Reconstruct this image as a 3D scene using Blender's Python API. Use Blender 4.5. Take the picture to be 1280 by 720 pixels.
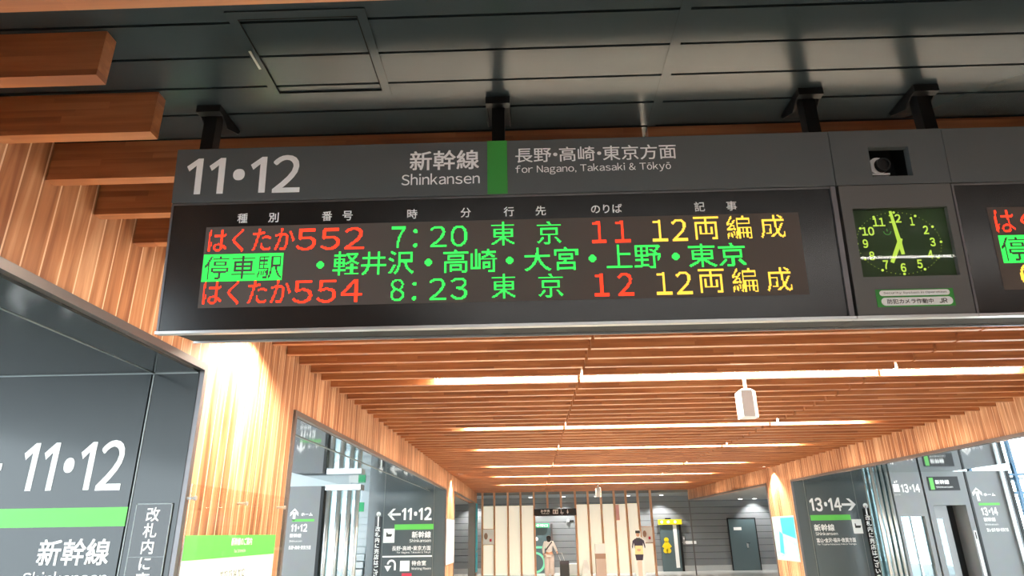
import bpy, bmesh, math, random
import numpy as np
from mathutils import Matrix, Vector
random.seed(7)
SC = bpy.context.scene
COL = SC.collection
for o in list(SC.objects): bpy.data.objects.remove(o)

# ------------------------------------------------------------------ camera, world, exposure
cd = bpy.data.cameras.new('camera'); cam = bpy.data.objects.new('camera', cd); COL.objects.link(cam)
cd.sensor_fit = 'HORIZONTAL'; cd.sensor_width = 36.0; cd.lens = 36.0*815.36/1280; cd.clip_end = 300
CX = (0.99951914, 0.02754758, -0.01423419); CY = (0.02300993, -0.35123167, 0.9360058); CZ = (0.0207852, -0.93588324, -0.35169665)
cam.matrix_world = Matrix(((CX[0], CY[0], CZ[0], 0), (CX[1], CY[1], CZ[1], 0), (CX[2], CY[2], CZ[2], 1.6), (0, 0, 0, 1)))
SC.camera = cam
w = bpy.data.worlds.new('sky'); SC.world = w; w.use_nodes = True
bg = w.node_tree.nodes['Background']; bg.inputs[0].default_value = (0.80, 0.93, 1.0, 1); bg.inputs[1].default_value = 10.0
SC.view_settings.view_transform = 'Standard'; SC.view_settings.look = 'None'
SC.view_settings.exposure = 0.0; SC.view_settings.gamma = 1.0
try: SC.view_settings.use_curve_mapping = False
except Exception: pass
SC.cycles.max_bounces = 8; SC.cycles.diffuse_bounces = 5; SC.cycles.glossy_bounces = 4
SC.cycles.sample_clamp_indirect = 6.0
try: SC.cycles.use_denoising = True
except Exception: pass

STRIP = 86.0          # radiance of the light strips in the timber ceiling
HALL_STRIP = 46.0     # light strips of the hall behind the camera and those added in platform halls
SPOT = 160.0          # watts of the wall washers

# ------------------------------------------------------------------ materials
def lin(h):
    h = h.lstrip('#'); v = [int(h[i:i+2], 16)/255 for i in (0, 2, 4)]
    return tuple((c/12.92 if c <= 0.04045 else ((c+0.055)/1.055)**2.4) for c in v) + (1.0,)
def mat(name, hexc, rough=0.5, metal=0.0, emit=0.0, spec=0.5, noise=0.0, scale=8.0, alpha=1.0, trans=0.0):
    m = bpy.data.materials.new(name); m.use_nodes = True
    nt = m.node_tree; b = nt.nodes['Principled BSDF']; c = lin(hexc)
    b.inputs['Base Color'].default_value = c; b.inputs['Roughness'].default_value = rough
    b.inputs['Metallic'].default_value = metal; b.inputs['Specular IOR Level'].default_value = spec
    if trans: b.inputs['Transmission Weight'].default_value = trans; b.inputs['IOR'].default_value = 1.1
    if emit:
        b.inputs['Emission Color'].default_value = c; b.inputs['Emission Strength'].default_value = emit
    if noise:
        tc = nt.nodes.new('ShaderNodeTexCoord'); n = nt.nodes.new('ShaderNodeTexNoise'); n.inputs['Scale'].default_value = scale
        n.inputs['Detail'].default_value = 4
        mx = nt.nodes.new('ShaderNodeMixRGB'); mx.blend_type = 'MULTIPLY'; mx.inputs[0].default_value = noise
        mx.inputs[1].default_value = c
        nt.links.new(tc.outputs['Object'], n.inputs['Vector']); nt.links.new(n.outputs['Color'], mx.inputs[2]); nt.links.new(mx.outputs[0], b.inputs['Base Color'])
    return m
def wood(name, dark, mid, light, along, board=None, board_axis=None, lam=None, rough=0.5, seam=None, var=0.26, spec=0.3):
    """timber: grain stretched along one axis; optional boards across another axis; optional short laminations"""
    m = bpy.data.materials.new(name); m.use_nodes = True; nt = m.node_tree; N = nt.nodes; L = nt.links
    b = N['Principled BSDF']; b.inputs['Roughness'].default_value = rough; b.inputs['Specular IOR Level'].default_value = spec
    tc = N.new('ShaderNodeTexCoord'); oi = N.new('ShaderNodeObjectInfo')
    add = N.new('ShaderNodeVectorMath'); add.operation = 'ADD'
    rs = N.new('ShaderNodeMath'); rs.operation = 'MULTIPLY'; rs.inputs[1].default_value = 37.0
    L.new(oi.outputs['Random'], rs.inputs[0])
    L.new(tc.outputs['Object'], add.inputs[0])
    if lam: L.new(rs.outputs[0], add.inputs[1])
    sep = N.new('ShaderNodeSeparateXYZ'); L.new(add.outputs[0], sep.inputs[0])
    ax = {'X': 0, 'Y': 1, 'Z': 2}
    def math_(op, a, bb=None):
        n = N.new('ShaderNodeMath'); n.operation = op
        if isinstance(a, (int, float)): n.inputs[0].default_value = a
        else: L.new(a, n.inputs[0])
        if bb is not None:
            if isinstance(bb, (int, float)): n.inputs[1].default_value = bb
            else: L.new(bb, n.inputs[1])
        return n.outputs[0]
    rnd = None
    if board:
        q = math_('DIVIDE', sep.outputs[ax[board_axis]], board)
        fl = math_('FLOOR', q); fr = math_('FRACT', q)
        wn = N.new('ShaderNodeTexWhiteNoise'); wn.noise_dimensions = '1D'; L.new(fl, wn.inputs['W']); rnd = wn.outputs['Value']
    if lam:  # butt-jointed laminations along the length, in layers
        other = [a for a in 'YZ' if a != along] if along == 'X' else ['X', 'Y']
        la = math_('FLOOR', math_('DIVIDE', sep.outputs[2], lam[1]))
        wn0 = N.new('ShaderNodeTexWhiteNoise'); wn0.noise_dimensions = '1D'; L.new(la, wn0.inputs['W'])
        sh = math_('ADD', math_('DIVIDE', sep.outputs[ax[along]], lam[0]), math_('MULTIPLY', wn0.outputs['Value'], 5.0))
        idx = math_('ADD', math_('FLOOR', sh), math_('MULTIPLY', la, 17.3))
        wn = N.new('ShaderNodeTexWhiteNoise'); wn.noise_dimensions = '1D'; L.new(idx, wn.inputs['W']); rnd = wn.outputs['Value']
    sc = N.new('ShaderNodeVectorMath'); sc.operation = 'MULTIPLY'
    s = [18.0, 18.0, 18.0]; s[ax[along]] = 1.3; sc.inputs[1].default_value = s
    off = N.new('ShaderNodeVectorMath'); off.operation = 'ADD'
    L.new(add.outputs[0], off.inputs[0])
    if rnd is not None:
        k = math_('MULTIPLY', rnd, 9.0); L.new(k, off.inputs[1])
    L.new(off.outputs[0], sc.inputs[0])
    n1 = N.new('ShaderNodeTexNoise'); n1.inputs['Scale'].default_value = 1.0; n1.inputs['Detail'].default_value = 5; n1.inputs['Distortion'].default_value = 0.6
    L.new(sc.outputs[0], n1.inputs['Vector'])
    ramp = N.new('ShaderNodeValToRGB'); e = ramp.color_ramp.elements
    e[0].position = 0.30; e[0].color = lin(dark); e[1].position = 0.72; e[1].color = lin(light)
    em = ramp.color_ramp.elements.new(0.5); em.color = lin(mid)
    if rnd is not None:
        v = math_('ADD', n1.outputs['Fac'], math_('MULTIPLY', math_('SUBTRACT', rnd, 0.5), var)); L.new(v, ramp.inputs[0])
    else: L.new(n1.outputs['Fac'], ramp.inputs[0])
    colr = ramp.outputs[0]
    if board and seam:
        d = math_('ABSOLUTE', math_('SUBTRACT', fr, 0.5)); g = math_('GREATER_THAN', d, 0.5-seam[1])
        mx = N.new('ShaderNodeMixRGB'); mx.inputs[2].default_value = lin(seam[0]); L.new(g, mx.inputs[0]); L.new(colr, mx.inputs[1]); colr = mx.outputs[0]
    L.new(colr, b.inputs['Base Color'])
    return m
def emis(name, rgb, strength):
    m = bpy.data.materials.new(name); m.use_nodes = True; nt = m.node_tree
    for n in list(nt.nodes): nt.nodes.remove(n)
    out = nt.nodes.new('ShaderNodeOutputMaterial'); e = nt.nodes.new('ShaderNodeEmission')
    e.inputs[0].default_value = (*rgb, 1); e.inputs[1].default_value = strength; nt.links.new(e.outputs[0], out.inputs[0]); return m
def glass(name, tint=(0.9, 0.97, 0.97), reflect=0.12, rough=0.02):
    m = bpy.data.materials.new(name); m.use_nodes = True; nt = m.node_tree
    for n in list(nt.nodes): nt.nodes.remove(n)
    out = nt.nodes.new('ShaderNodeOutputMaterial'); t = nt.nodes.new('ShaderNodeBsdfTransparent'); g = nt.nodes.new('ShaderNodeBsdfGlossy'); mx = nt.nodes.new('ShaderNodeMixShader')
    t.inputs[0].default_value = (*tint, 1); g.inputs['Roughness'].default_value = rough; mx.inputs[0].default_value = reflect
    nt.links.new(t.outputs[0], mx.inputs[1]); nt.links.new(g.outputs[0], mx.inputs[2]); nt.links.new(mx.outputs[0], out.inputs[0]); return m

M = {}
M['ceil'] = mat('dark_ceiling_panel', '#2d373b', 0.2, spec=0.5, noise=0.12, scale=3)
M['groove'] = mat('ceiling_groove', '#050505', 0.9, spec=0.1)
M['wall_wood'] = wood('cedar_wall_boards', '#8a5538', '#b57c56', '#d6a580', 'Z', 0.1127, 'Y', seam=('#ecc9a8', 0.04))
M['slat'] = wood('laminated_slat', '#8e5536', '#a96a42', '#bd8258', 'X', lam=(0.75, 0.032), rough=0.32, var=0.17, spec=0.9)
M['fin'] = wood('fin_timber', '#b08462', '#cfa182', '#dfb89c', 'Z', rough=0.5)
M['white_wall'] = mat('white_plaster', '#e9eef0', 0.7, noise=0.05, scale=2)
M['floor'] = mat('pale_polished_tile', '#eeeeea', 0.18, noise=0.08, scale=1.2)
M['hazed_dark_glass'] = mat('hazed_dark_glass_cladding', '#565f63', 0.16, spec=0.5, noise=0.06, scale=2)  # lighter copy of the dark cladding, bright haze of the far end in its colour
M['dark_glass'] = mat('dark_glass_cladding', '#23292b', 0.13, spec=0.4, noise=0.06, scale=2)
M['soffit'] = mat('polished_dark_soffit', '#8e979a', 0.05, metal=0.85)
M['frame'] = mat('brushed_steel_frame', '#6d6a6c', 0.38, metal=0.7)
M['seam'] = mat('steel_seam', '#7d8382', 0.4, metal=0.3)
M['plank'] = mat('dark_grey_plank', '#7d8286', 0.42, noise=0.15, scale=5)
M['plank_gap'] = mat('plank_gap', '#17181a', 0.8)
M['door'] = mat('slate_door', '#55686d', 0.4, noise=0.05)
M['header'] = mat('sign_grey', '#4f5456', 0.42, noise=0.05, scale=4)
M['clock_body'] = mat('clock_cabinet_grey', '#585756', 0.38, noise=0.05, scale=4)
M['board'] = mat('black_acrylic', '#1f1e1e', 0.22, spec=0.5)
M['led'] = mat('led_matrix', '#5a514d', 0.55, spec=0.3)
M['black'] = mat('black_steel', '#16181a', 0.45, metal=0.3)
M['matte_black'] = mat('matte_black_casing', '#15191c', 0.75, spec=0.2)
M['alu'] = mat('aluminium_edge', '#c9cbcc', 0.3, metal=0.7)
M['steel'] = mat('stainless_steel', '#c4c8ca', 0.28, metal=0.75)
M['lift_grey'] = mat('lift_interior', '#8fa6aa', 0.5)
M['door_steel'] = mat('brushed_door_steel', '#96989a', 0.5, metal=0.3)
M['white'] = mat('white_lettering', '#ffffff', 0.5)
M['paper'] = mat('white_paper', '#fbfdfc', 0.6)
M['plastic'] = mat('white_plastic', '#eceff0', 0.4)
M['green'] = mat('line_green', '#2f8a34', 0.45)
M['green_bright'] = mat('line_green_bright', '#62c456', 0.45)
M['dark_text'] = mat('dark_lettering', '#2a2e2c', 0.6)
M['led_red'] = emis('red_led', (1.0, 0.036, 0.014), 2.8)
M['led_green'] = emis('green_led', (0.05, 1.0, 0.11), 1.5)
M['led_yellow'] = emis('yellow_led', (1.0, 0.62, 0.07), 1.7)
M['strip'] = emis('warm_light_strip', (1.0, 0.86, 0.66), STRIP)
M['hall_strip'] = emis('hall_light_strip', (1.0, 0.95, 0.90), HALL_STRIP)
M['down'] = emis('downlight_lens', (1.0, 0.96, 0.9), 12.0)
M['lum'] = emis('luminous_clock_paint', (0.62, 0.85, 0.10), 0.95)
M['clock_face'] = mat('clock_face_green', '#2a451c', 0.5, noise=0.2, scale=14)
M['clear'] = glass('clear_glass', (0.97, 0.99, 0.98), 0.06)
M['clock_glass'] = glass('clock_glass', (.97, .99, .98), 0.012)
M['acrylic'] = glass('clear_acrylic', (0.95, 0.97, 0.96), 0.05)
M['pane'] = glass('pale_blue_glass', (0.80, 0.93, 0.95), 0.14)
M['screen'] = mat('pale_lit_screen', '#eeeedd', 0.6, emit=0.5)
M['skin'] = mat('skin', '#d9a98c', 0.6)
M['hair'] = mat('black_hair', '#141214', 0.5)
M['blouse'] = mat('white_blouse', '#ffffff', 0.8)
M['trousers'] = mat('pale_pink_trousers', '#f6e9e4', 0.8)
M['strap'] = mat('dark_strap', '#3b3840', 0.6)
M['case'] = mat('charcoal_suitcase', '#2e3032', 0.4)
M['navy'] = mat('printed_navy', '#332c42', 0.6)
M['yellow'] = mat('signal_yellow', '#efd21f', 0.45)
M['cyan'] = mat('poster_cyan', '#2fc3dc', 0.5)
M['teal'] = mat('poster_teal', '#1f8fa6', 0.5)
M['photo'] = mat('poster_print', '#b7e6ea', 0.5, noise=0.7, scale=9)
M['red'] = mat('notice_red', '#c8304a', 0.5)
M['greensign'] = mat('exit_sign_green', '#2fa56c', 0.5, emit=0.25)
M['mint'] = mat('mint_ring', '#7fe0b8', 0.5)
M['kiosk'] = mat('kiosk_rose_grey', '#c2aea4', 0.5)
M['brown'] = mat('kiosk_brown', '#a38574', 0.5)
M['pink'] = mat('pale_pink_panel', '#f0bcbc', 0.5)
M['blue'] = mat('window_blue', '#5f86a8', 0.3)

# ------------------------------------------------------------------ mesh helpers
class MB:
    def __init__(s): s.v = []; s.f = []
    def add(s, vs, fs):
        n = len(s.v); s.v += [tuple(p) for p in vs]; s.f += [tuple(i+n for i in f) for f in fs]; return s
    def box(s, x0, y0, z0, x1, y1, z1):
        return s.add([(x0,y0,z0),(x1,y0,z0),(x1,y1,z0),(x0,y1,z0),(x0,y0,z1),(x1,y0,z1),(x1,y1,z1),(x0,y1,z1)],
                     [(0,3,2,1),(4,5,6,7),(0,1,5,4),(1,2,6,5),(2,3,7,6),(3,0,4,7)])
    def prism(s, pts, y0, y1):
        """polygon in the x-z plane (counter-clockwise seen from -y), thickness y0..y1"""
        n = len(pts); vs = [(p[0], y0, p[1]) for p in pts] + [(p[0], y1, p[1]) for p in pts]
        fs = [tuple(range(n)), tuple(range(2*n-1, n-1, -1))] + [(i, i+n, (i+1) % n + n, (i+1) % n) for i in range(n)]
        return s.add(vs, fs)
    def disc(s, cx, cz, rx, rz, y0, y1, n=28):
        return s.prism([(cx+rx*math.cos(2*math.pi*i/n), cz+rz*math.sin(2*math.pi*i/n)) for i in range(n)], y0, y1)
    def cyl(s, a, b, r, r2=None, n=16):
        a = Vector(a); b = Vector(b); r2 = r if r2 is None else r2; d = (b-a).normalized()
        u = d.orthogonal().normalized(); v = d.cross(u)
        vs = [a+(u*math.cos(2*math.pi*i/n)+v*math.sin(2*math.pi*i/n))*r for i in range(n)] + [b+(u*math.cos(2*math.pi*i/n)+v*math.sin(2*math.pi*i/n))*r2 for i in range(n)]
        fs = [tuple(range(n-1, -1, -1)), tuple(range(n, 2*n))] + [(i, (i+1) % n, (i+1) % n+n, i+n) for i in range(n)]
        return s.add(vs, fs)
    def ring(s, cx, cz, ro, ri, y0, y1, n=36, a0=0, a1=2*math.pi):
        full = abs(a1-a0-2*math.pi) < 1e-6; m = n if full else n+1
        vs = []
        for i in range(m):
            a = a0+(a1-a0)*i/n; c, d = math.cos(a), math.sin(a)
            vs += [(cx+ro*c, y0, cz+ro*d), (cx+ri*c, y0, cz+ri*d), (cx+ri*c, y1, cz+ri*d), (cx+ro*c, y1, cz+ro*d)]
        fs = []
        for i in range(n if full else n):
            j = (i+1) % m
            for k in range(4): fs.append((4*i+k, 4*i+(k+1) % 4, 4*j+(k+1) % 4, 4*j+k))
        if not full: fs += [(3, 2, 1, 0), tuple(4*(m-1)+k for k in range(4))]
        return s.add(vs, fs)
    def build(s, name, m, parent=None, bevel=0.0, smooth=False):
        me = bpy.data.meshes.new(name); me.from_pydata(s.v, [], s.f); me.update()
        bm = bmesh.new(); bm.from_mesh(me); bmesh.ops.recalc_face_normals(bm, faces=bm.faces[:]); bm.to_mesh(me); bm.free()
        o = bpy.data.objects.new(name, me); COL.objects.link(o)
        for mm in (m if isinstance(m, (list, tuple)) else [m]): me.materials.append(mm)
        if parent: o.parent = parent
        if bevel:
            md = o.modifiers.new('bevel', 'BEVEL'); md.width = bevel; md.segments = 2; md.limit_method = 'ANGLE'
        if smooth: me.polygons.foreach_set('use_smooth', [True]*len(me.polygons))
        return o
def box(name, m, parent, x0, y0, z0, x1, y1, z1, bevel=0.0):
    return MB().box(x0, y0, z0, x1, y1, z1).build(name, m, parent, bevel)
def tag(o, label, cat, group=None, kind=None):
    o['label'] = label; o['category'] = cat
    if group: o['group'] = group
    if kind: o['kind'] = kind
    return o
def thing(name, label, cat, loc=(0, 0, 0), rot=(0, 0, 0), group=None):
    o = bpy.data.objects.new(name, None); COL.objects.link(o); o.empty_display_size = 0.1
    o.location = loc; o.rotation_euler = rot
    return tag(o, label, cat, group)
def structure(name, mb, m, label=None):
    o = mb.build(name, m); o['kind'] = 'structure'
    if label: o['label'] = label
    return o
def copy_tree(o, parent=None):
    c = o.copy(); COL.objects.link(c)
    if parent: c.parent = parent
    for ch in o.children: copy_tree(ch, c)
    return c

# ------------------------------------------------------------------ lettering
_tc = bpy.data.curves.new('lettering_source', 'FONT'); _to = bpy.data.objects.new('lettering_source', _tc); COL.objects.link(_to)
_gc = {}
def glyph(ch, bold, foot=False):
    k = (ch, bold, foot)
    if k in _gc: return _gc[k]
    if ch == '1' and not foot:
        b = bold*1.2
        vs = np.array([(0.235-b, 0), (0.335+b, 0), (0.335+b, .735), (0.255-b*.5, .735), (0.03, .575), (0.085, .485-b), (0.235-b, .60-b)]); fs = [tuple(range(7))]
    else:
        c2 = ch
        if '!' <= ch <= '~' and ch not in ',.': c2 = chr(ord(ch)+0xFEE0)
        _tc.body = c2; _tc.offset = 0.0; _tc.size = 1.0; _tc.fill_mode = 'FRONT'; _tc.resolution_u = 4
        bpy.context.view_layer.update()
        ev = _to.evaluated_get(bpy.context.evaluated_depsgraph_get()); me = ev.to_mesh()
        vs = np.array([(v.co.x, v.co.y) for v in me.vertices]) if len(me.vertices) else np.zeros((0, 2))
        fs = [tuple(p.vertices) for p in me.polygons]; ev.to_mesh_clear()
        if bold > 0.003 and len(vs):
            q = bold*0.9; n = len(vs); sh = [(q, q), (-q, q), (q, -q), (-q, -q)]
            vs = np.concatenate([vs+np.array(d) for d in sh]); fs = [tuple(i+n*k for i in f) for k in range(4) for f in fs]
    _gc[k] = (vs, fs); return _gc[k]
def layout(body, bold=0.0, foot=False, vertical=False, gap=0.085):
    V = []; F = []; cur = 0.0; n = 0; layout.layer = []
    for ch in body:
        if ch in ' \u3000':
            cur += 0.30 if ch == ' ' else 1.0; continue
        vs, fs = glyph(ch, bold, foot)
        if len(vs) == 0: continue
        vs = vs.copy(); lo = vs.min(0); hi = vs.max(0)
        if vertical:
            vs[:, 0] -= 0.5 if ord(ch) > 0x2fff else (lo[0]+hi[0])/2; vs[:, 1] -= cur; cur += 1.05
        elif ch == '・':
            vs[:, 0] += cur-lo[0]+0.04+gap*.5; cur += hi[0]-lo[0]+0.08+gap*.5
        elif ord(ch) > 0x2fff:
            vs[:, 0] += cur; cur += 1.0
        else:
            vs[:, 0] += cur-lo[0]+gap*.5; cur += hi[0]-lo[0]+gap
        k = 4 if (bold > 0.003 and not (ch == '1' and not foot)) else 1
        layout.layer += [i*k//len(vs) for i in range(len(vs))]
        V.append(vs); F += [tuple(i+n for i in f) for f in fs]; n += len(vs)
    return np.concatenate(V), F
def fit(V, x0, z0, x1, z1):
    lo = V.min(0); hi = V.max(0); s = np.maximum(hi-lo, 1e-6)
    return (V-lo)/s*np.array([x1-x0, z1-z0])+np.array([x0, z0])
def text(name, body, x0, z0, x1, z1, m, parent, y=-0.002, bold=0.0, vertical=False, keep=False, thick=0.0012, gap=0.085):
    V, F = layout(body, bold, False, vertical, gap)
    if keep:      # keep the letter proportions: fit the height (or width for vertical), start at x0
        lo = V.min(0); hi = V.max(0); s = (z1-z0)/(hi[1]-lo[1]) if not vertical else (x1-x0)/(hi[0]-lo[0])
        V = (V-lo)*s + np.array([x0, z1-(hi[1]-lo[1])*s])
    else: V = fit(V, x0, z0, x1, z1)
    mb = MB(); mb.v = [(p[0], y-0.00012*l, p[1]) for p, l in zip(V, layout.layer)]; mb.f = list(F)   # strokes of the four plies lie just over each other
    o = mb.build(name, m, parent)
    return o
PITCH = 0.004
def led_cells(V, F, p=PITCH):
    cells = set()
    for f in F:
        P = V[list(f)]
        for t in range(1, len(f)-1):
            a, b, c = P[0], P[t], P[t+1]
            lo = np.floor(np.minimum(np.minimum(a, b), c)/p-0.5).astype(int); hi = np.ceil(np.maximum(np.maximum(a, b), c)/p).astype(int)
            den = (b[1]-c[1])*(a[0]-c[0])+(c[0]-b[0])*(a[1]-c[1])
            if abs(den) < 1e-14: continue
            for i in range(lo[0], hi[0]+1):
                for j in range(lo[1], hi[1]+1):
                    q = ((i+.5)*p, (j+.5)*p)
                    u = ((b[1]-c[1])*(q[0]-c[0])+(c[0]-b[0])*(q[1]-c[1]))/den; v = ((c[1]-a[1])*(q[0]-c[0])+(a[0]-c[0])*(q[1]-c[1]))/den
                    if u >= -1e-6 and v >= -1e-6 and u+v <= 1+1e-6: cells.add((i, j))
    return cells
def led_mesh(name, cells, m, parent, y, p=PITCH):
    h = p*0.48; mb = MB()
    for i, j in sorted(cells):
        x = (i+.5)*p; z = (j+.5)*p
        mb.add([(x-h, y, z-h), (x+h, y, z-h), (x+h, y, z+h), (x-h, y, z+h)], [(0, 1, 2, 3)])
    return mb.build(name, m, parent)
def led_text(name, body, x0, z0, x1, z1, m, parent, y, bold=0.002, gap=0.16):
    """each character a part of its own"""
    V, F = layout(body, bold, True, gap=gap); V = fit(V, x0, z0, x1, z1); n0 = 0; f0 = 0
    for ch in body:
        vs, fs = glyph(ch, bold, True); k = len(fs)
        led_mesh(name, led_cells(V, F[f0:f0+k]), m, parent, y); f0 += k
def arrow_pts(cx, cz, l, h, t, d):
    """arrow of length l, head height h, stroke t pointing towards d (+1 right, -1 left) as two polygons"""
    s = d; x1 = cx+s*l/2; x0 = cx-s*l/2
    return [[(x0, cz-t/2), (x1-s*t*.9, cz-t/2), (x1-s*t*.9, cz+t/2), (x0, cz+t/2)],
            [(x1, cz), (x1-s*h*.5, cz+h/2), (x1-s*h*.5-s*t*1.25, cz+h/2), (x1-s*t*1.35, cz), (x1-s*h*.5-s*t*1.25, cz-h/2), (x1-s*h*.5, cz-h/2)]]
def arrow(name, cx, cz, l, h, t, d, m, parent, y=-0.002, up=False):
    mb = MB()
    for P in arrow_pts(0, 0, l, h, t, d):
        if up: P = [(-b, a) for a, b in P]
        P = [(a+cx, b+cz) for a, b in P]
        if d < 0: P = P[::-1]
        mb.prism(P, y-0.001, y)
    return mb.build(name, m, parent)

# ------------------------------------------------------------------ key dimensions (metres)
XL, XR = -2.125, 6.27            # wall planes of the corridor
ZS, ZC = 3.10, 3.29              # underside of slats, dark ceiling
Y0, DY = 2.489, 0.338            # first slat behind the sign, spacing
OPZ = 2.655                      # top of the side openings

# ------------------------------------------------------------------ shell
structure('floor', MB().box(-14, -9, -0.2, 18, 32, 0), M['floor'])
def boards_ceiling():
    mb = MB(); y = 1.792 - 0.1738*60 + 0.003
    while y < 27.4:
        mb.box(-9, y, ZC, 16, min(y+0.162, 27.4), ZC+0.02); y += 0.1738
    return mb
structure('ceiling', boards_ceiling(), M['ceil'])
structure('ceiling.001', MB().box(-9, -9, ZC+0.02, 16, 27.4, ZC+0.12), M['groove'])
structure('trim_1', MB().box(0.556, -4, ZC-0.004, 0.594, 2.485, ZC), M['ceil'])          # joint plate across the ceiling boards
# left wall: boards with three openings
wl = MB()
wl.box(XL-0.25, -9, 0, XL, 0.2, ZC); wl.box(XL-0.25, 0.2, OPZ+0.02, XL, 4.165, ZC)
wl.box(XL-0.25, 4.165, 0, XL, 5.86, ZC); wl.box(XL-0.25, 5.86, OPZ+0.02, XL, 17.15, ZC)
wl.box(XL-0.25, 17.15, 0, XL, 19.05, ZC); wl.box(XL-0.25, 19.05, OPZ+0.07, XL, 26.3, ZC); wl.box(XL-0.25, 26.3, 0, XL, 27.2, ZC)
structure('wall_left', wl, M['wall_wood'])
wr = MB()
wr.box(XR, -9, 0, XR+0.25, 4.2, ZC); wr.box(XR, 4.2, OPZ+0.02, XR+0.25, 16.5, ZC); wr.box(XR, 16.5, 0, XR+0.25, 18.2, ZC)
wr.box(XR, 18.2, OPZ+0.07, XR+0.25, 27.4, ZC)
structure('wall_right', wr, M['wall_wood'])
structure('wall_behind', MB().box(XL, -9.2, 0, XR, -9, ZC), M['white_wall'])
# steel frames round the openings
def opening_frame(name, X, s, y0, y1, z, wdt=0.045):
    mb = MB(); a, b = (X-0.02, X+0.02)
    mb.box(a, y0-wdt, 0, b, y0, z+wdt); mb.box(a, y1, 0, b, y1+wdt, z+wdt); mb.box(a, y0, z, b, y1, z+wdt)
    return structure(name, mb, M['frame'])
opening_frame('trim_2', XL, 1, 0.2, 4.12, 2.625); opening_frame('trim_3', XL, 1, 5.92, 17.10, 2.63)
opening_frame('trim_4', XR, -1, 4.2, 16.45, 2.66); opening_frame('trim_5', XL, 1, 19.1, 26.3, 2.68); opening_frame('trim_6', XR, -1, 18.25, 27.3, 2.70)

# recess linings of the side openings: polished soffits and dark end walls
structure('ceiling.002', MB().box(-5.0, 0.2, 2.610, XL-0.02, 4.12, 2.66), M['dark_glass'])
structure('ceiling.003', MB().box(-4.05, 5.92, 2.62, XL-0.02, 17.08, 2.67), M['soffit'])
structure('ceiling.004', MB().box(XR+0.02, 4.2, 2.65, 8.6, 16.5, 2.70), M['soffit'])
structure('wall_left_recess', MB().box(-5.0, 4.116, 0, XL-0.25, 5.86, 2.66).box(XL-0.25, 4.116, 0, XL-0.01, 4.163, 2.66), M['dark_glass'])
structure('wall_left_passage', MB().box(-4.05, 17.07, 0, XL-0.25, 19.0, 2.75).box(XL-0.25, 17.07, 0, XL-0.01, 17.148, 2.66), M['hazed_dark_glass'])
structure('wall_right_passage', MB().box(XR+0.25, 16.46, 0, 8.12, 18.2, 2.75).box(XR+0.01, 16.46, 0, XR+0.25, 16.498, 2.66), M['hazed_dark_glass'])
sm = MB()
sm.box(-2.438, 0.2, 2.606, -2.430, 4.116, 2.610); sm.box(-2.437, 4.112, 0, -2.429, 4.116, 2.61); sm.box(-5, 4.112, 2.604, XL-0.02, 4.116, 2.611)
structure('trim_10', MB().box(XL-0.25, 26.25, 0, XL-0.002, 26.298, 2.70), M['plank'])
structure('trim_7', sm, M['seam'])
sm = MB(); sm.box(-3.66, 17.064, 0, -3.645, 17.07, 2.62); sm.box(-2.415, 17.064, 0, -2.40, 17.07, 2.62); sm.box(-2.52, 5.92, 2.612, -2.505, 17.07, 2.62)
structure('trim_8', sm, M['seam'])
sm = MB(); sm.box(6.540, 16.454, 0, 6.552, 16.46, 2.65); sm.box(7.70, 16.454, 0, 7.714, 16.46, 2.65); structure('trim_9', sm, M['seam'])

# back wall of horizontal planks, with its plinth, beyond the fin screen
wb = MB(); z = 0.22
while z < 3.3:
    wb.box(-9, 29.97, z, 13, 30.05, min(z+0.243, 3.3)); z += 0.258
structure('wall_back', wb, M['plank'])
structure('wall_back.001', MB().box(-9, 30.05, 0, 13, 30.2, 3.4), M['plank_gap'])
structure('baseboard_back', MB().box(-9, 29.955, 0, 13, 30.05, 0.22), M['steel'])
structure('ceiling.005', MB().box(-9, 27.4, 3.02, 13, 30.05, 3.10), M['plank'])
structure('wall_bulkhead', MB().box(-9, 27.36, 3.02, 13, 27.46, 3.40), M['plank'])
structure('ceiling.006', MB().box(XR+0.25, 18.2, 2.72, 13, 27.4, 2.80), M['plank'])
structure('ceiling.007', MB().box(-9, 19.0, 2.70, XL-0.25, 27.4, 2.80), M['plank'])
structure('wall_right_far', MB().box(10.35, 18.2, 0, 10.5, 29.95, 2.72), M['white_wall'])
structure('wall_left_far', MB().box(-9.0, 19.0, 0, -8.85, 29.95, 2.72), M['white_wall'])
# platform halls left and right of the corridor: white soffits above, glazing at the far sides
structure('ceiling.008', MB().box(-13, 4.2, 3.30, -4.05, 19.0, 3.34), M['white_wall'])
structure('ceiling.009', MB().box(8.6, 4.2, 3.30, 17, 18.2, 3.34), M['white_wall'])
structure('wall_left_hall', MB().box(-13, 18.9, 0, -4.05, 19.0, 3.3), M['white_wall'])
structure('wall_right_hall', MB().box(8.12, 18.1, 0, 10.2, 18.2, 3.3), M['white_wall'])

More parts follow.
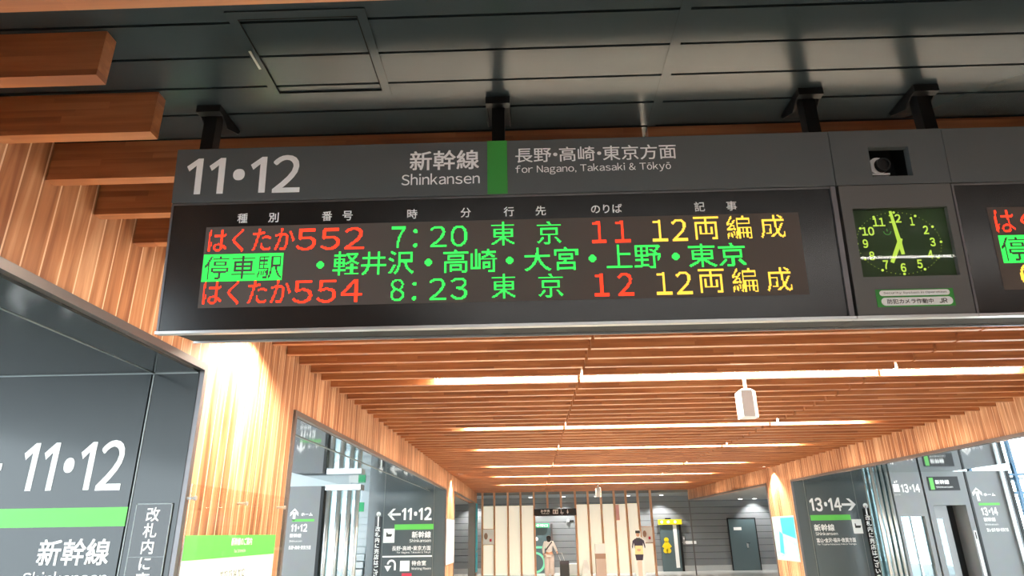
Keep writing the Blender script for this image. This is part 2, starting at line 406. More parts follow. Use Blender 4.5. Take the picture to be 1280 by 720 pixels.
# ------------------------------------------------------------------ timber ceiling slats
def slat_proto(name, x0, x1, label, cat='ceiling slat', group=None):
    o = box(name, M['slat'], None, x0, 0, 0, x1, 0.055, 0.188); tag(o, label, cat, group, 'thing'); return o
RUN = [(XL+0.005, 0.534, 'left run'), (0.560, 3.708, 'middle run'), (3.734, XR-0.005, 'right run')]
LAB = {'left run': 'cedar slat in the left run of the corridor ceiling, butting the left timber wall',
       'middle run': 'cedar slat in the middle run of the corridor ceiling, between the two joint lines',
       'right run': 'cedar slat in the right run of the corridor ceiling, butting the right timber wall'}
for x0, x1, nm in RUN:
    p = slat_proto('timber_louvre', x0, x1, LAB[nm], group='ceiling slats, '+nm)
    p.location = (0, Y0, ZS)
    for k in range(1, 73):
        c = p.copy(); COL.objects.link(c); c.location = (0, Y0+DY*k, ZS)
for k, x1, lb in ((-1, -1.463, 'short timber beam ending beside the sign, second of the free-ended beams from the top'),
                  (-2, -1.463, 'short timber beam ending in the dark ceiling, topmost of the free-ended beams'),
                  (-3, XR-0.01, 'long timber slat crossing the top left corner of the photo')):
    c = slat_proto('timber_louvre', XL+0.005, x1, lb); c.location = (0, Y0+0.341*k-0.005*(k == -3), ZS)

# light strips lying in the gaps between slats
def strip_light(x0, x1, y, z, label, group, m, wdt=0.15, h=0.055):
    t = thing('light_strip', label, 'ceiling light', ((x0+x1)/2, y, z), (0, 0, 0), group); l = (x1-x0)/2
    box('housing', M['alu'], t, -l, -wdt/2, h, l, wdt/2, h+0.05)
    for q in (-0.6, 0.6): box('suspension', M['alu'], t, q*l-0.01, -0.01, h+0.05, q*l+0.01, 0.01, ZC-z)
    box('diffuser', m, t, -l+0.004, -wdt/2+0.004, 0, l-0.004, wdt/2-0.004, h)
    return t
ORD = {2: 'nearest light strip, above the sign', 12: 'first light strip seen below the sign', 22: 'second light strip below the sign', 30: 'third light strip below the sign',
       40: 'fourth light strip below the sign', 49: 'fifth light strip below the sign', 59: 'farthest light strip, nearest the fin screen'}
for k, nm in ORD.items():
    y = Y0+0.0275+DY*(k+0.5)
    for (x0, x1), part in (((-1.0, 0.53), 'left'), ((0.565, 3.705), 'middle'), ((3.74, 5.2), 'right')):
        strip_light(x0, x1, y, ZS+0.058, f'glowing white {part} segment of the {nm}', 'light strips in the timber ceiling', M['strip'], wdt=0.24, h=0.012)
for y, lab in ((-1.28, 'nearest'), (-4.6, 'middle'), (-7.4, 'farthest')):
    strip_light(-1.2, 5.4, y, ZC-0.125, f'long white light strip under the dark ceiling behind the viewer, {lab} of three', 'hall light strips', M['hall_strip'], wdt=0.045, h=0.012)
for x0, x1, y, lab in ((-9.0, -5.2, 8.2, 'nearer white light strip added under the ceiling of the left platform hall'), (-9.0, -5.2, 11.4, 'farther white light strip added under the ceiling of the left platform hall'),
                       (9.4, 14.0, 8.2, 'nearer white light strip added under the ceiling of the right platform hall'), (9.4, 14.0, 11.4, 'farther white light strip added under the ceiling of the right platform hall')):
    strip_light(x0, x1, y, 3.20, lab, 'added platform hall light strips', M['hall_strip'], wdt=0.14, h=0.02)  # strips added to brighten the platform halls and their mirrored soffits
def downlight(x, y, z, label, group=None, spot=None, aim=(0, 0, -1), size=1.2, col=(1, .87, .68), r=0.06, blend=0.6):
    t = thing('downlight', label, 'downlight', (x, y, z), (0, 0, 0), group)
    MB().cyl((0, 0, 0.0), (0, 0, 0.05), r+0.012, n=20).build('trim_ring', M['alu'], t)
    if z < ZC-0.1 and y < 19: MB().cyl((0, 0, 0.05), (0, 0, ZC-z), 0.012, n=10).build('stem', M['alu'], t)
    MB().cyl((0, 0, -0.004), (0, 0, 0.0), r, n=20).build('lens', M['down'], t)
    if spot:
        ld = bpy.data.lights.new('downlight_beam', 'SPOT'); ld.energy = spot; ld.color = col; ld.spot_size = size; ld.spot_blend = blend; ld.shadow_soft_size = 0.03
        lo = bpy.data.objects.new('downlight_beam', ld); COL.objects.link(lo); lo.parent = t; lo.location = (0, 0, -0.03)
        lo.rotation_euler = Vector(aim).to_track_quat('-Z', 'Y').to_euler()
    return t
downlight(-1.72, 4.714, ZS+0.02, 'wall washer in the slats above the left timber pier', None, SPOT*3.0, (-0.25, 0.02, -1), 2.3)
downlight(-1.92, 18.23, ZS+0.02, 'wall washer in the slats above the far left timber pier', None, SPOT*3, (-0.08, 0, -1), 1.8)
downlight(6.06, 17.56, ZS+0.02, 'wall washer in the slats above the far right timber pier', None, SPOT*3, (0.08, 0, -1), 1.8)
for i, (x, lab) in enumerate(((-2.4, 'far left'), (0.0, 'left of the restroom sign'), (1.42, 'above the restroom sign'), (2.81, 'right of the restroom sign'), (4.18, 'above the standee'), (5.59, 'above the yellow nursing room sign'))):
    downlight(x, 29.35, 3.02, f'white downlight {lab} in the dark ceiling behind the fins', 'downlights behind the fin screen', 260, (0, 0.15, -1), 1.9, (1, .95, .88), 0.08)
for x, y, lab in ((8.2, 27.0, 'left of two'), (8.75, 27.0, 'right of two')):
    downlight(x, y, 2.72, f'white downlight in the dark ceiling near the slate door, {lab}', 'downlights near the slate door', 25, (0, 0.2, -1), 1.6, (1, .97, .92), 0.08)
downlight(9.6, 29.4, 3.02, 'bright downlight in the ceiling over the slate door', None, 220, (0, 0.3, -1), 1.6, (1, .97, .92), 0.08)

# ceiling hatch above the sign
t = thing('access_hatch', 'dark square access hatch let into the ceiling boards above the sign', 'ceiling hatch', (-1.013, 1.735, ZC))
fm = MB(); W_, D_ = 0.485, 0.475
for a in ((0, 0, W_, 0.035), (0, D_-0.035, W_, D_), (0, 0.035, 0.035, D_-0.035), (W_-0.035, 0.035, W_, D_-0.035)): fm.box(a[0], a[1], -0.006, a[2], a[3], -0.0005)
fm.build('hatch_frame', M['ceil'], t)
ln = MB()
for a in ((0.033, 0.033, W_-0.033, 0.037), (0.033, D_-0.037, W_-0.033, D_-0.033), (0.033, 0.033, 0.037, D_-0.033), (W_-0.037, 0.033, W_-0.033, D_-0.033)): ln.box(a[0], a[1], -0.0065, a[2], a[3], -0.006)
ln.build('hatch_gap', M['groove'], t)
box('reflection_streak', M['alu'], t, 0.008, 0.19, -0.008, 0.017, 0.29, -0.006)  # pale strip standing in for a reflected streak on the hatch frame

# ------------------------------------------------------------------ the hanging sign
SX, SY, SZ = -1.3254, 2.2, 2.2813; TILT = math.radians(5.8)
def hanger(parent, u, yw=0.10):
    """upright post that carries the sign from the ceiling, with a saddle bracket; built upright, stored in the tilted sign's axes"""
    zt = ZC-SZ; Rm = Matrix.Rotation(-TILT, 3, 'X')
    def loc(mb): mb.v = [tuple(Rm @ Vector(p)) for p in mb.v]; return mb
    o = loc(MB().box(u-0.026, yw-0.022, 0.60, u+0.026, yw+0.03, zt)).build('hanger_post', M['black'], parent)
    mb = MB().box(u-0.05, yw-0.055, zt-0.032, u+0.05, yw-0.022, zt).box(u-0.05, yw-0.022, zt-0.008, u+0.05, yw+0.14, zt)
    for a in (u-0.05, u+0.044):
        c = a+0.006; P = [(yw-0.022, zt-0.032), (yw+0.03, zt-0.06), (yw+0.13, zt-0.02), (yw+0.13, zt), (yw-0.022, zt)]; n = len(P)
        mb.add([(a, p, q) for p, q in P]+[(c, p, q) for p, q in P], [tuple(range(n)), tuple(range(2*n-1, n-1, -1))]+[(i, i+n, (i+1) % n+n, (i+1) % n) for i in range(n)])
    loc(mb).build('hanger_bracket', M['black'], o)
def board_body(t, wd, full_left=True):
    u0 = 0.055 if full_left else 0.0
    box('casing', M['matte_black'], t, u0, 0.032, 0.004, wd, 0.165, 0.70)
    box('back_lip', M['alu'], t, u0, 0.166, -0.004, wd, 0.172, 0.03)
    box('header_panel', M['header'], t, 0, 0, 0.503, wd, 0.031, 0.722, 0.0015)
    fr = MB().box(0, 0.006, 0.012, 0.008, 0.031, 0.5).box(wd-0.022, 0.0, 0.012, wd-0.004, 0.031, 0.5).box(0.008, 0.006, 0.494, wd-0.022, 0.031, 0.5)
    fr.build('side_frame', M['frame'], t)
    box('bottom_edge', M['alu'], t, 0.0, -0.004, 0.0, wd, 0.031, 0.011, 0.001)
    box('display_glass', M['board'], t, 0.008, 0.008, 0.012, wd-0.022, 0.031, 0.494)
t = thing('departure_board', 'wide departure board for platforms 11 and 12 hanging across the corridor', 'departure board', (SX, SY, SZ), (TILT, 0, 0))
BOARD = t
board_body(t, 2.477)
text('platform_number', '11・12', 0.045, 0.532, 0.484, 0.686, M['white'], t, -0.001, 0.012, gap=0.13)
text('line_name', '新幹線', 0.898, 0.607, 1.161, 0.688, M['white'], t, -0.001, 0.016)
text('line_name_english', 'Shinkansen', 0.868, 0.548, 1.163, 0.594, M['white'], t, -0.001, 0.006)
box('green_stripe', M['green'], t, 1.192, -0.0015, 0.504, 1.267, -0.0002, 0.7215)
text('direction_text', '長野・高崎・東京方面', 1.298, 0.628, 1.903, 0.689, M['white'], t, -0.001, 0.008)
text('direction_english', 'for Nagano, Takasaki & Tōkyō', 1.297, 0.577, 1.879, 0.617, M['white'], t, -0.001, 0.004)
for ch, u in (('種', .274), ('別', .391), ('番', .592), ('号', .669), ('時', .911), ('分', 1.110), ('行', 1.270), ('先', 1.388), ('記', 1.973), ('事', 2.09)):
    text('column_heading', ch, u-.019, .417, u+.019, .455, M['white'], t, 0.0065, 0.012)
text('column_heading', 'のりば', 1.574, .420, 1.688, .455, M['white'], t, 0.0065, 0.012)
lp = box('led_panel', M['led'], t, 0.141, 0.0062, 0.094, 2.329, 0.0075, 0.404)
LY = 0.0052
def row(z, name, no, h, mi, plat):
    led_text('train_name', name, 0.154, z+0.002, 0.476, z+0.093, M['led_red'], t, LY)
    led_text('train_number', no, 0.484, z+0.002, 0.734, z+0.086, M['led_red'], t, LY, gap=0.12)
    led_text('departure_time', h, 0.838, z+0.002, 0.932, z+0.084, M['led_green'], t, LY, gap=0.30)
    led_text('departure_time', mi, 0.978, z+0.002, 1.116, z+0.084, M['led_green'], t, LY, gap=0.14)
    for u in (1.203, 1.372): led_text('destination', '東' if u < 1.3 else '京', u, z+0.003, u+.089, z+0.092, M['led_green'], t, LY)
    led_text('platform', plat, 1.571, z+0.004, 1.710, z+0.087, M['led_red'], t, LY, gap=0.30)
    led_text('remark', '12', 1.791, z+0.004, 1.920, z+0.087, M['led_yellow'], t, LY, gap=0.14)
    for ch, u in (('両', 1.944), ('編', 2.062), ('成', 2.184)): led_text('remark', ch, u, z+0.006, u+.090, z+0.095, M['led_yellow'], t, LY)
row(0.302, 'はくたか', '552', '7:', '20', '11'); row(0.102, 'はくたか', '554', '8:', '23', '12')
def stop_flag(parent, x0, x1, z0, z1, body, bx0, bx1):
    V, F = layout(body, 0.0, True); V = fit(V, bx0, z0+.006, bx1, z1-.006)
    off = led_cells(V, F); i0, i1, j0, j1 = (int(round(q/PITCH)) for q in (x0, x1, z0, z1))
    return led_mesh('stop_list_flag', {(i, j) for i in range(i0, i1) for j in range(j0, j1)}-off, M['led_green'], parent, LY)
stop_flag(t, 0.146, 0.442, 0.194, 0.296, '停車駅', 0.150, 0.438)
for body, a, b in (('軽井沢', .626, .922), ('高崎', 1.028, 1.222), ('大宮', 1.324, 1.518), ('上野', 1.620, 1.818), ('東京', 1.915, 2.121)):
    led_text('stop_list', body, a, .203, b, .294, M['led_green'], t, LY, bold=0.006)
for u in (.577, .972, 1.269, 1.570, 1.868):
    r = 3; i0, j0 = int(u/PITCH), int(.245/PITCH)
    led_mesh('stop_separator', {(i0+i, j0+j) for i in range(-3, 4) for j in range(-3, 4) if i*i+j*j <= 10}, M['led_green'], t, LY)
for u in (.022, 1.228): hanger(t, u)

# clock cabinet to the right of the board
CU = 2.479
t = thing('clock_cabinet', 'grey clock cabinet with a small camera window between the two departure boards', 'clock', (SX+CU, SY, SZ), (TILT, 0, 0))
cw = 0.417
cs = MB(); cx0, cx1, cz0, cz1 = 0.137, 0.285, 0.535, 0.653
cs.box(0, 0, 0.503, cw, 0.031, cz0); cs.box(0, 0, cz1, cw, 0.031, 0.722); cs.box(0, 0, cz0, cx0, 0.031, cz1); cs.box(cx1, 0, cz0, cw, 0.031, cz1)
cs.build('header_panel', M['header'], t)
cb = MB(); kx0, kx1, kz0, kz1 = 0.044, 0.384, 0.151, 0.411
cb.box(0.006, 0, 0.012, cw-0.006, 0.031, kz0); cb.box(0.006, 0, kz1, cw-0.006, 0.031, 0.5); cb.box(0.006, 0, kz0, kx0, 0.031, kz1); cb.box(kx1, 0, kz0, cw-0.006, 0.031, kz1)
cb.build('clock_body', M['clock_body'], t)
bk = MB().box(0, 0.12, 0.004, cw, 0.165, 0.70).box(0, 0.032, 0.004, cx0-0.01, 0.12, 0.70).box(cx1+0.01, 0.032, 0.45, cw, 0.12, 0.70).box(cx0-0.01, 0.032, 0.004, cw, 0.12, 0.50)
bk.build('casing', M['matte_black'], t)
box('back_lip', M['alu'], t, 0, 0.166, -0.004, cw, 0.172, 0.03); box('bottom_edge', M['alu'], t, 0, -0.004, 0, cw, 0.031, 0.011, 0.001)
cf = box('clock_face', M['clock_face'], t, kx0, 0.018, kz0, kx1, 0.0315, kz1)
ccx, ccz = 0.200, 0.281; hw, hh = 0.150, 0.117
ticks = MB(); dots = MB()
for i in range(60):
    a = math.radians(90-6*i); x = ccx+hw*math.cos(a); z = ccz+hh*math.sin(a)
    if i % 5 == 0: dots.disc(x, z, 0.0046, 0.0046, 0.0166, 0.0178, 14)
    else: ticks.add([(x-.0011, .0172, z-.0011), (x+.0011, .0172, z-.0011), (x+.0011, .0172, z+.0011), (x-.0011, .0172, z+.0011)], [(0, 1, 2, 3)])
ticks.build('minute_marks', M['lum'], cf); dots.build('hour_dots', M['lum'], cf)
for n in range(1, 13):
    a = math.radians(90-30*n); x = ccx+hw*0.80*math.cos(a); z = ccz+hh*0.80*math.sin(a); s = str(n); wd = .0145 if len(s) == 1 else .034
    if s == '1': wd = .012
    V, F = layout(s, 0.03, True, gap=0.05); V = fit(V, x-wd/2*1.3, z-.0165, x+wd/2*1.3, z+.0165)
    mb = MB(); mb.v = [(q[0], .0172-.00012*l, q[1]) for q, l in zip(V, layout.layer)]; mb.f = F; mb.build('numeral', M['lum'], cf)
def hand(name, ang, l, tail, w0, w1, y):
    a = math.radians(90-ang); d = Vector((math.cos(a), math.sin(a))); n_ = Vector((-d.y, d.x))
    P = [n_*w0+d*0, n_*w1+d*l, -n_*w1+d*l, -n_*w0+d*0, -n_*w0*.8-d*tail, n_*w0*.8-d*tail]
    P = [(ccx+p.x, ccz+p.y) for p in P][::-1]
    mb = MB().prism(P, y-.0012, y); return mb.build(name, M['lum'], t)
hand('minute_hand', -7, 0.122, 0.045, 0.0075, 0.0048, 0.0135); hand('hour_hand', 207, 0.083, 0.018, 0.008, 0.0065, 0.0155)
MB().disc(ccx, ccz, .008, .008, .011, .0135, 18).build('hand_hub', M['lum'], t)
MB().ring(ccx-.035, ccz+.045, .014, .0115, .0172, .0176, 20, math.pi, 2*math.pi).box(ccx-.0365, .0172, ccz+.045, ccx-.0335, .0176, ccz+.055).build('maker_mark', M['green_bright'], cf)
box('clock_glass', M['clock_glass'], t, kx0, 0.004, kz0, kx1, 0.006, kz1)
lb = MB(); lb.box(.077, -.0012, .040, .347, -.0002, .104); lb = lb.build('security_label', M['green'], t)
def pill(x0, z0, x1, z1, y0, y1):
    r = (z1-z0)/2; P = [(x1-r+r*math.cos(a), z0+r+r*math.sin(a)) for a in [math.pi*(i/8-.5) for i in range(9)]] + [(x0+r+r*math.cos(a), z0+r+r*math.sin(a)) for a in [math.pi*(i/8+.5) for i in range(9)]]
    return MB().prism(P, y0, y1)
pill(.090, .080, .334, .100, -.0018, -.0012).build('label_pill', M['paper'], lb); pill(.092, .045, .340, .074, -.0018, -.0012).build('label_pill', M['paper'], lb)
text('label_english', 'Security System in Operation', .104, .0855, .322, .0945, M['dark_text'], lb, -.0022, 0.0)
text('label_text', '防犯カメラ作動中', .112, .051, .272, .068, M['dark_text'], lb, -.0022, 0.01)
text('label_mark', 'JR', .292, .051, .320, .068, M['dark_text'], lb, -.0022, 0.02)
hanger(t, 0.03)
c = thing('security_camera', 'small pale security camera behind the square window of the clock cabinet', 'camera', (SX+CU+0.186, SY-0.035, SZ+0.560), (TILT, 0, 0))
MB().cyl((0, 0.018, 0.034), (0, 0.075, 0.034), 0.034, n=24).build('camera_housing', M['plastic'], c)
MB().cyl((0.014, 0.006, 0.034), (0.012, 0.019, 0.034), 0.025, 0.028, n=24).ring(0.014, 0.034, 0.026, 0.020, 0.002, 0.008).build('lens_hood', M['black'], c)
box('mount_plate', M['plastic'], c, -0.042, 0.012, -0.006, 0.036, 0.075, 0.001); MB().box(-0.046, 0.02, -0.002, -0.036, 0.05, 0.062).build('mount_arm', M['plastic'], c)

# second departure board, cut off by the right edge of the photo
B2 = CU+0.419
t = thing('departure_board', 'second departure board to the right of the clock, mostly out of the frame', 'departure board', (SX+B2, SY, SZ), (TILT, 0, 0))
board_body(t, 2.477, False)
box('led_panel', M['led'], t, 0.110, 0.0062, 0.094, 2.329, 0.0075, 0.404)
led_text('train_name', 'はくたか', 0.128, 0.304, 0.45, 0.395, M['led_red'], t, LY)
stop_flag(t, 0.126, 0.422, 0.194, 0.296, '停車駅', 0.130, 0.418)
led_text('train_number', '6', 0.176, 0.104, 0.235, 0.188, M['led_yellow'], t, LY)
for u in (0.077, 1.3): hanger(t, u)

# ------------------------------------------------------------------ platform sign on the near left end wall
t = thing('platform_sign', 'large dark wall sign, 11 and 12 above a green band, in the near left opening', 'platform sign', (-2.445, 4.111, 0))
box('sign_plate', M['dark_glass'], t, -1.35, -0.004, 0.6, 0, 0, 2.60)
text('platform_number', '11・12', -0.715, 1.880, -0.068, 2.182, M['white'], t, -0.006, 0.012, gap=0.13)
arrow('arrow', -0.98, 2.030, 0.28, 0.26, 0.045, -1, M['white'], t, -0.006)
box('green_band', M['green_bright'], t, -1.35, -0.006, 1.672, 0.004, -0.0042, 1.782)
text('line_name', '新幹線', -0.490, 1.458, -0.058, 1.606, M['white'], t, -0.006, 0.018)
text('line_name_english', 'Shinkansen', -0.550, 1.352, -0.045, 1.426, M['white'], t, -0.006, 0.006)
t = thing('vertical_notice', 'narrow black notice with vertical white characters beside the large 11 and 12 sign', 'notice', (-2.28, 4.111, 0))
box('notice_plate', M['board'], t, -0.107, -0.004, 0.7, 0.107, 0, 1.795)
mb = MB().box(-0.112, -.005, .7, -.106, -.0001, 1.80).box(.106, -.005, .7, .112, -.0001, 1.80).box(-.112, -.005, 1.794, .112, -.0001, 1.80).box(-.106, -.0045, 1.497, .106, -.004, 1.500)
mb.build('notice_border', M['seam'], t)
text('notice_text', '改札内に売店', -0.042, 1.2, 0.042, 1.778, M['white'], t, -0.0055, 0.014, vertical=True, keep=True)

# ------------------------------------------------------------------ guide poster with its acrylic guard on the left pier
R90 = (0, 0, math.radians(90)); RM90 = (0, 0, math.radians(-90))
t = thing('guide_poster', 'green and white guide poster on the left timber pier', 'poster', (XL+0.012, 4.20, 0), R90)
box('poster_sheet', M['paper'], t, 0, -0.004, 0.45, 1.50, 0, 1.60)
box('poster_header', M['green_bright'], t, 0, -0.006, 1.47, 1.50, -0.0042, 1.615)
text('poster_title', '新幹線のご案内', 0.66, 1.545, 1.02, 1.598, M['white'], t, -0.0075, 0.02)
text('poster_title_english', 'Tour Information', 0.72, 1.498, 0.92, 1.522, M['white'], t, -0.0075, 0.006)
text('poster_lines', '11 12 13 14 11 12', 0.55, 1.335, 0.95, 1.385, M['dark_text'], t, -0.006, 0.0)
t = thing('acrylic_guard', 'clear acrylic guard standing off the left timber pier in front of the poster', 'guard panel', (XL+0.06, 4.10, 0), R90)
box('acrylic_sheet', M['acrylic'], t, 0, -0.004, 0.3, 1.66, 0.004, 1.91)
for u in (0.045, 0.82, 1.60): MB().cyl((u, 0.005, 1.828), (u, 0.058, 1.828), 0.009).cyl((u, -0.016, 1.828), (u, -0.004, 1.828), 0.014).build('standoff', M['steel'], t)

# ------------------------------------------------------------------ hanging loudspeakers
def speaker(x, y, label, zr):
    t = thing('hanging_speaker', label, 'loudspeaker', (x, y, ZS), (0, 0, 0), 'hanging loudspeakers')
    MB().cyl((0, 0, -0.155), (0, 0, zr), 0.016, n=12).build('suspension_rod', M['plastic'], t)
    P = [(-0.085, -0.10), (0.03, -0.10), (0.085, -0.03), (0.085, 0.10), (-0.085, 0.10)]
    mb = MB(); n = len(P)
    mb.add([(a, b_, -0.44) for a, b_ in P]+[(a, b_, -0.175) for a, b_ in P]+[(a*.6, b_*.6, -0.150) for a, b_ in P],
           [tuple(range(n-1, -1, -1)), tuple(range(2*n, 3*n))]+[(i, (i+1) % n, (i+1) % n+n, i+n) for i in range(n)]+[(i+n, (i+1) % n+n, (i+1) % n+2*n, i+2*n) for i in range(n)])
    c = mb.build('speaker_cabinet', M['plastic'], t)
    g = MB()
    for k in range(12):
        z = -0.42+k*0.02; g.add([(.034, -.0965, z), (.0825, -.0345, z), (.0825, -.0345, z+.012), (.034, -.0965, z+.012)], [(0, 1, 2, 3)])
    for v in range(len(g.v)): x_, y_, z_ = g.v[v]; g.v[v] = (x_+.003, y_-.003, z_)
    g.build('speaker_grille', M['kiosk'], t)
    return t
speaker(2.24, 6.72, 'white hanging loudspeaker in front of the first light strip', 0.057); speaker(2.22, 22.3, 'small distant white loudspeaker hanging before the fin screen', 0.19)

# ------------------------------------------------------------------ fin screen and restroom front
FY = 27.0
fin = None
for i, x in enumerate([-1.894, -1.425, -0.893, -0.394, 0.136, 0.666, 1.195, 1.754, 2.251, 2.763, 3.274, 3.738, 4.202, 4.697]):
    short = i in (5, 6); z0 = 2.49 if short else 0.0
    f = box('timber_fin', M['fin'], None, x-0.037, FY-0.08, z0, x+0.037, FY+0.07, 3.29)
    tag(f, 'short timber fin hanging above the dark restroom sign' if short else 'tall timber fin of the screen across the corridor end', 'timber fin', 'short fins over the restroom sign' if short else 'tall fins of the screen')
for x0, x1, z1 in ((-1.86, -1.455, 2.60), (-1.395, -0.923, 2.60), (-0.863, -0.424, 2.60), (1.784, 2.221, 2.61), (2.281, 2.733, 2.61), (2.793, 3.244, 2.61), (3.768, 4.172, 2.62), (-0.364, 0.106, 2.60), (3.304, 3.708, 2.60)):
    c = box('backlit_screen', M['screen'], None, x0+0.009, FY, 0.12, x1-0.009, FY+0.03, z1)
    tag(c, 'pale glowing panel standing between two timber fins of the screen', 'screen panel', 'pale panels of the fin screen')
c = box('pink_banner', M['pink'], None, 3.31, FY-0.05, 2.0, 3.45, FY-0.02, 2.58); tag(c, 'narrow pink strip hanging on a fin near the middle of the screen', 'banner')
for x0, x1, lab in ((-1.86, -1.44, 'framed notice sheet on the fin screen at far left'), (4.24, 4.65, 'framed notice sheet on the fin screen beside the standee')):
    t = thing('notice_frame', lab, 'notice', (x0, FY-0.10, 1.20), (0, 0, 0))
    box('notice_sheet', M['paper'], t, 0, 0, 0, x1-x0, 0.02, 0.55); MB().disc(.11, .3, .07, .12, -.004, 0).build('notice_print', M['brown'], t)
    MB().box(-.02, -.006, .55, x1-x0+.02, .02, .57).box(-.02, -.006, -.02, x1-x0+.02, .02, 0).build('frame_rail', M['fin'], t); MB().box(.25, -.004, .1, .33, 0, .2).build('notice_seal', M['red'], t)
c = box('backlit_screen', M['screen'], None, 4.242, FY, 0.12, 4.657, FY+0.03, 1.15); tag(c, 'pale glowing low panel under the framed notice beside the standee', 'screen panel')
t = thing('restroom_sign', 'dark horizontal restroom sign with white pictograms over the opening in the fin screen', 'sign', (0.14, FY-0.21, 2.215))
box('sign_box', M['navy'], t, 0, 0, 0, 1.62, 0.12, 0.25); box('sign_face', M['black'], t, 0, -0.004, 0, 1.62, 0, 0.25)
text('sign_text', 'お手洗', 0.25, 0.12, 0.60, 0.22, M['white'], t, -0.006, 0.02); text('sign_english', 'Toilets', .27, .06, .57, .10, M['white'], t, -.006, .01)
def figure(name, cx, z0, h, m, parent, skirt=False, y=-0.006):
    mb = MB().disc(cx, z0+h*.87, h*.11, h*.11, y-.001, y, 14)
    mb.prism([(cx-h*.17, z0+h*.35), (cx-h*.09, z0), (cx+h*.09, z0), (cx+h*.17, z0+h*.35), (cx+h*.17, z0+h*.72), (cx-h*.17, z0+h*.72)] if not skirt else [(cx-h*.10, z0), (cx+h*.10, z0), (cx+h*.10, z0+h*.25), (cx+h*.24, z0+h*.25), (cx+h*.1, z0+h*.72), (cx-h*.1, z0+h*.72), (cx-h*.24, z0+h*.25), (cx-h*.10, z0+h*.25)], y-.001, y)
    return mb.build(name, m, parent)
MB().box(.72, -.006, .06, .92, -.004, .22).build('pictogram_tile', M['white'], t); figure('man_pictogram', .77, .075, .13, M['black'], t, y=-.0065); figure('woman_pictogram', .87, .075, .13, M['black'], t, True, y=-.0065)
MB().ring(1.07, .10, .055, .038, -.006, -.005, 20, math.radians(110), math.radians(380)).disc(1.045, .205, .02, .02, -.006, -.005, 12).box(1.03, -.006, .11, 1.055, -.005, .18).box(1.03, -.006, .10, 1.10, -.005, .118).build('wheelchair_pictogram', M['white'], t)
figure('ostomate_pictogram', 1.29, .06, .16, M['white'], t, True)
# inside: green restroom door, exit sign
t = thing('restroom_door', 'slate green restroom door with a mint ring mark, seen through the fin screen', 'door', (0.1, 29.94, 0))
box('door_leaf', M['door'], t, -0.5, -0.05, 0.0, 0.74, 0, 1.80); box('door_frame', M['frame'], t, 0.74, -0.06, 0, 0.82, 0, 1.96)
MB().ring(0.05, .42, .42, .33, -.056, -.05, 30, -math.pi/2, math.pi/2).box(0.05, -.056, .97, .52, -.05, 1.06).build('ring_mark', M['mint'], t); MB().disc(.13, 1.35, .06, .08, -.06, -.05, 16).build('door_knob', M['paper'], t)
t = thing('exit_sign', 'small green lit emergency exit sign over the restroom door', 'exit sign', (0.15, 29.78, 1.80))
box('sign_case', M['greensign'], t, 0, 0, 0, 0.62, 0.05, 0.17); box('wall_bracket', M['black'], t, .2, .05, .05, .42, .17, .15)
text('sign_text', '非常口', 0.06, .03, .56, .14, M['paper'], t, -.002, .02)
t = thing('dome_camera', 'round white dome camera on the plank wall right of the exit sign', 'camera', (1.60, 29.95, 2.06))
MB().cyl((0, 0, 0), (0, -.06, 0), .07).cyl((0, -.06, 0), (0, -.12, 0), .055, .02).build('camera_dome', M['plastic'], t); MB().box(.05, -.03, -.02, .24, 0, .02).build('camera_arm', M['black'], t)
# low bench top / counter in front of the planks, ticket kiosk
t = thing('low_counter', 'low white counter at the right side of the restroom opening', 'counter', (1.30, 28.4, 0))
box('counter_body', M['plastic'], t, 0, 0, 0, 0.75, 0.4, 0.38); box('counter_top', M['paper'], t, -.02, -.02, .38, .77, .42, .42)
t = thing('information_kiosk', 'rose grey kiosk with a white head standing before the fin screen', 'kiosk', (2.55, 26.3, 0))
box('kiosk_body', M['kiosk'], t, -0.19, -0.12, 0, 0.19, 0.12, 0.66, .01); box('kiosk_band', M['brown'], t, -0.19, -0.125, .66, .19, .12, .84); box('kiosk_head', M['plastic'], t, -0.185, -0.13, 0.84, 0.175, 0.10, 1.19, .015)
c = thing('wet_floor_sign', 'white folding floor sign standing against a pale screen panel', 'floor sign', (2.02, 26.6, 0))
for s in (1, -1):
    mb = MB().add([(-.19, s*.16, 0), (.19, s*.16, 0), (.07, s*.015, .62), (-.07, s*.015, .62), (-.19, s*.14, 0), (.19, s*.14, 0), (.07, 0, .62), (-.07, 0, .62)], [(0, 1, 2, 3), (7, 6, 5, 4), (0, 4, 5, 1), (1, 5, 6, 2), (2, 6, 7, 3), (3, 7, 4, 0)])
    mb.build('sign_leaf', M['plastic'], c)

# nursing room front and slate door, right of the screen
t = thing('nursing_room_door', 'slate sliding door with a yellow figure mark and a long white handle strip', 'door', (5.50, 29.93, 0))
box('door_leaf', M['door'], t, 0, -0.04, 0, 0.80, 0, 1.84); box('handle_strip', M['paper'], t, 0.56, -0.055, 0.14, 0.71, -0.04, 1.83)
box('door_frame', M['black'], t, 0.80, -0.06, 0, 0.90, 0.01, 2.02)
MB().disc(.235, 1.235, .10, .10, -.05, -.041).prism([(.12, .76), (.35, .76), (.36, .92), (.44, .97), (.30, 1.17), (.17, 1.17), (.03, .97), (.11, .92)], -.05, -.041).disc(.17, .81, .10, .10, -.052, -.045).disc(.30, .81, .10, .10, -.052, -.045).build('figure_mark', M['yellow'], t)
t = thing('nursing_sign', 'yellow sign bar over the door with the yellow figure', 'sign', (5.44, 29.80, 1.85))
box('sign_bar', M['yellow'], t, 0, 0, 0, 1.0, 0.06, 0.20); MB().disc(.15, .1, .06, .06, -.004, 0).disc(.43, .1, .06, .06, -.004, 0).disc(.72, .1, .06, .06, -.004, 0).build('sign_icons', M['paper'], t)
box('sign_bracket', M['black'], t, .30, 0.0, .20, .55, .06, .26)
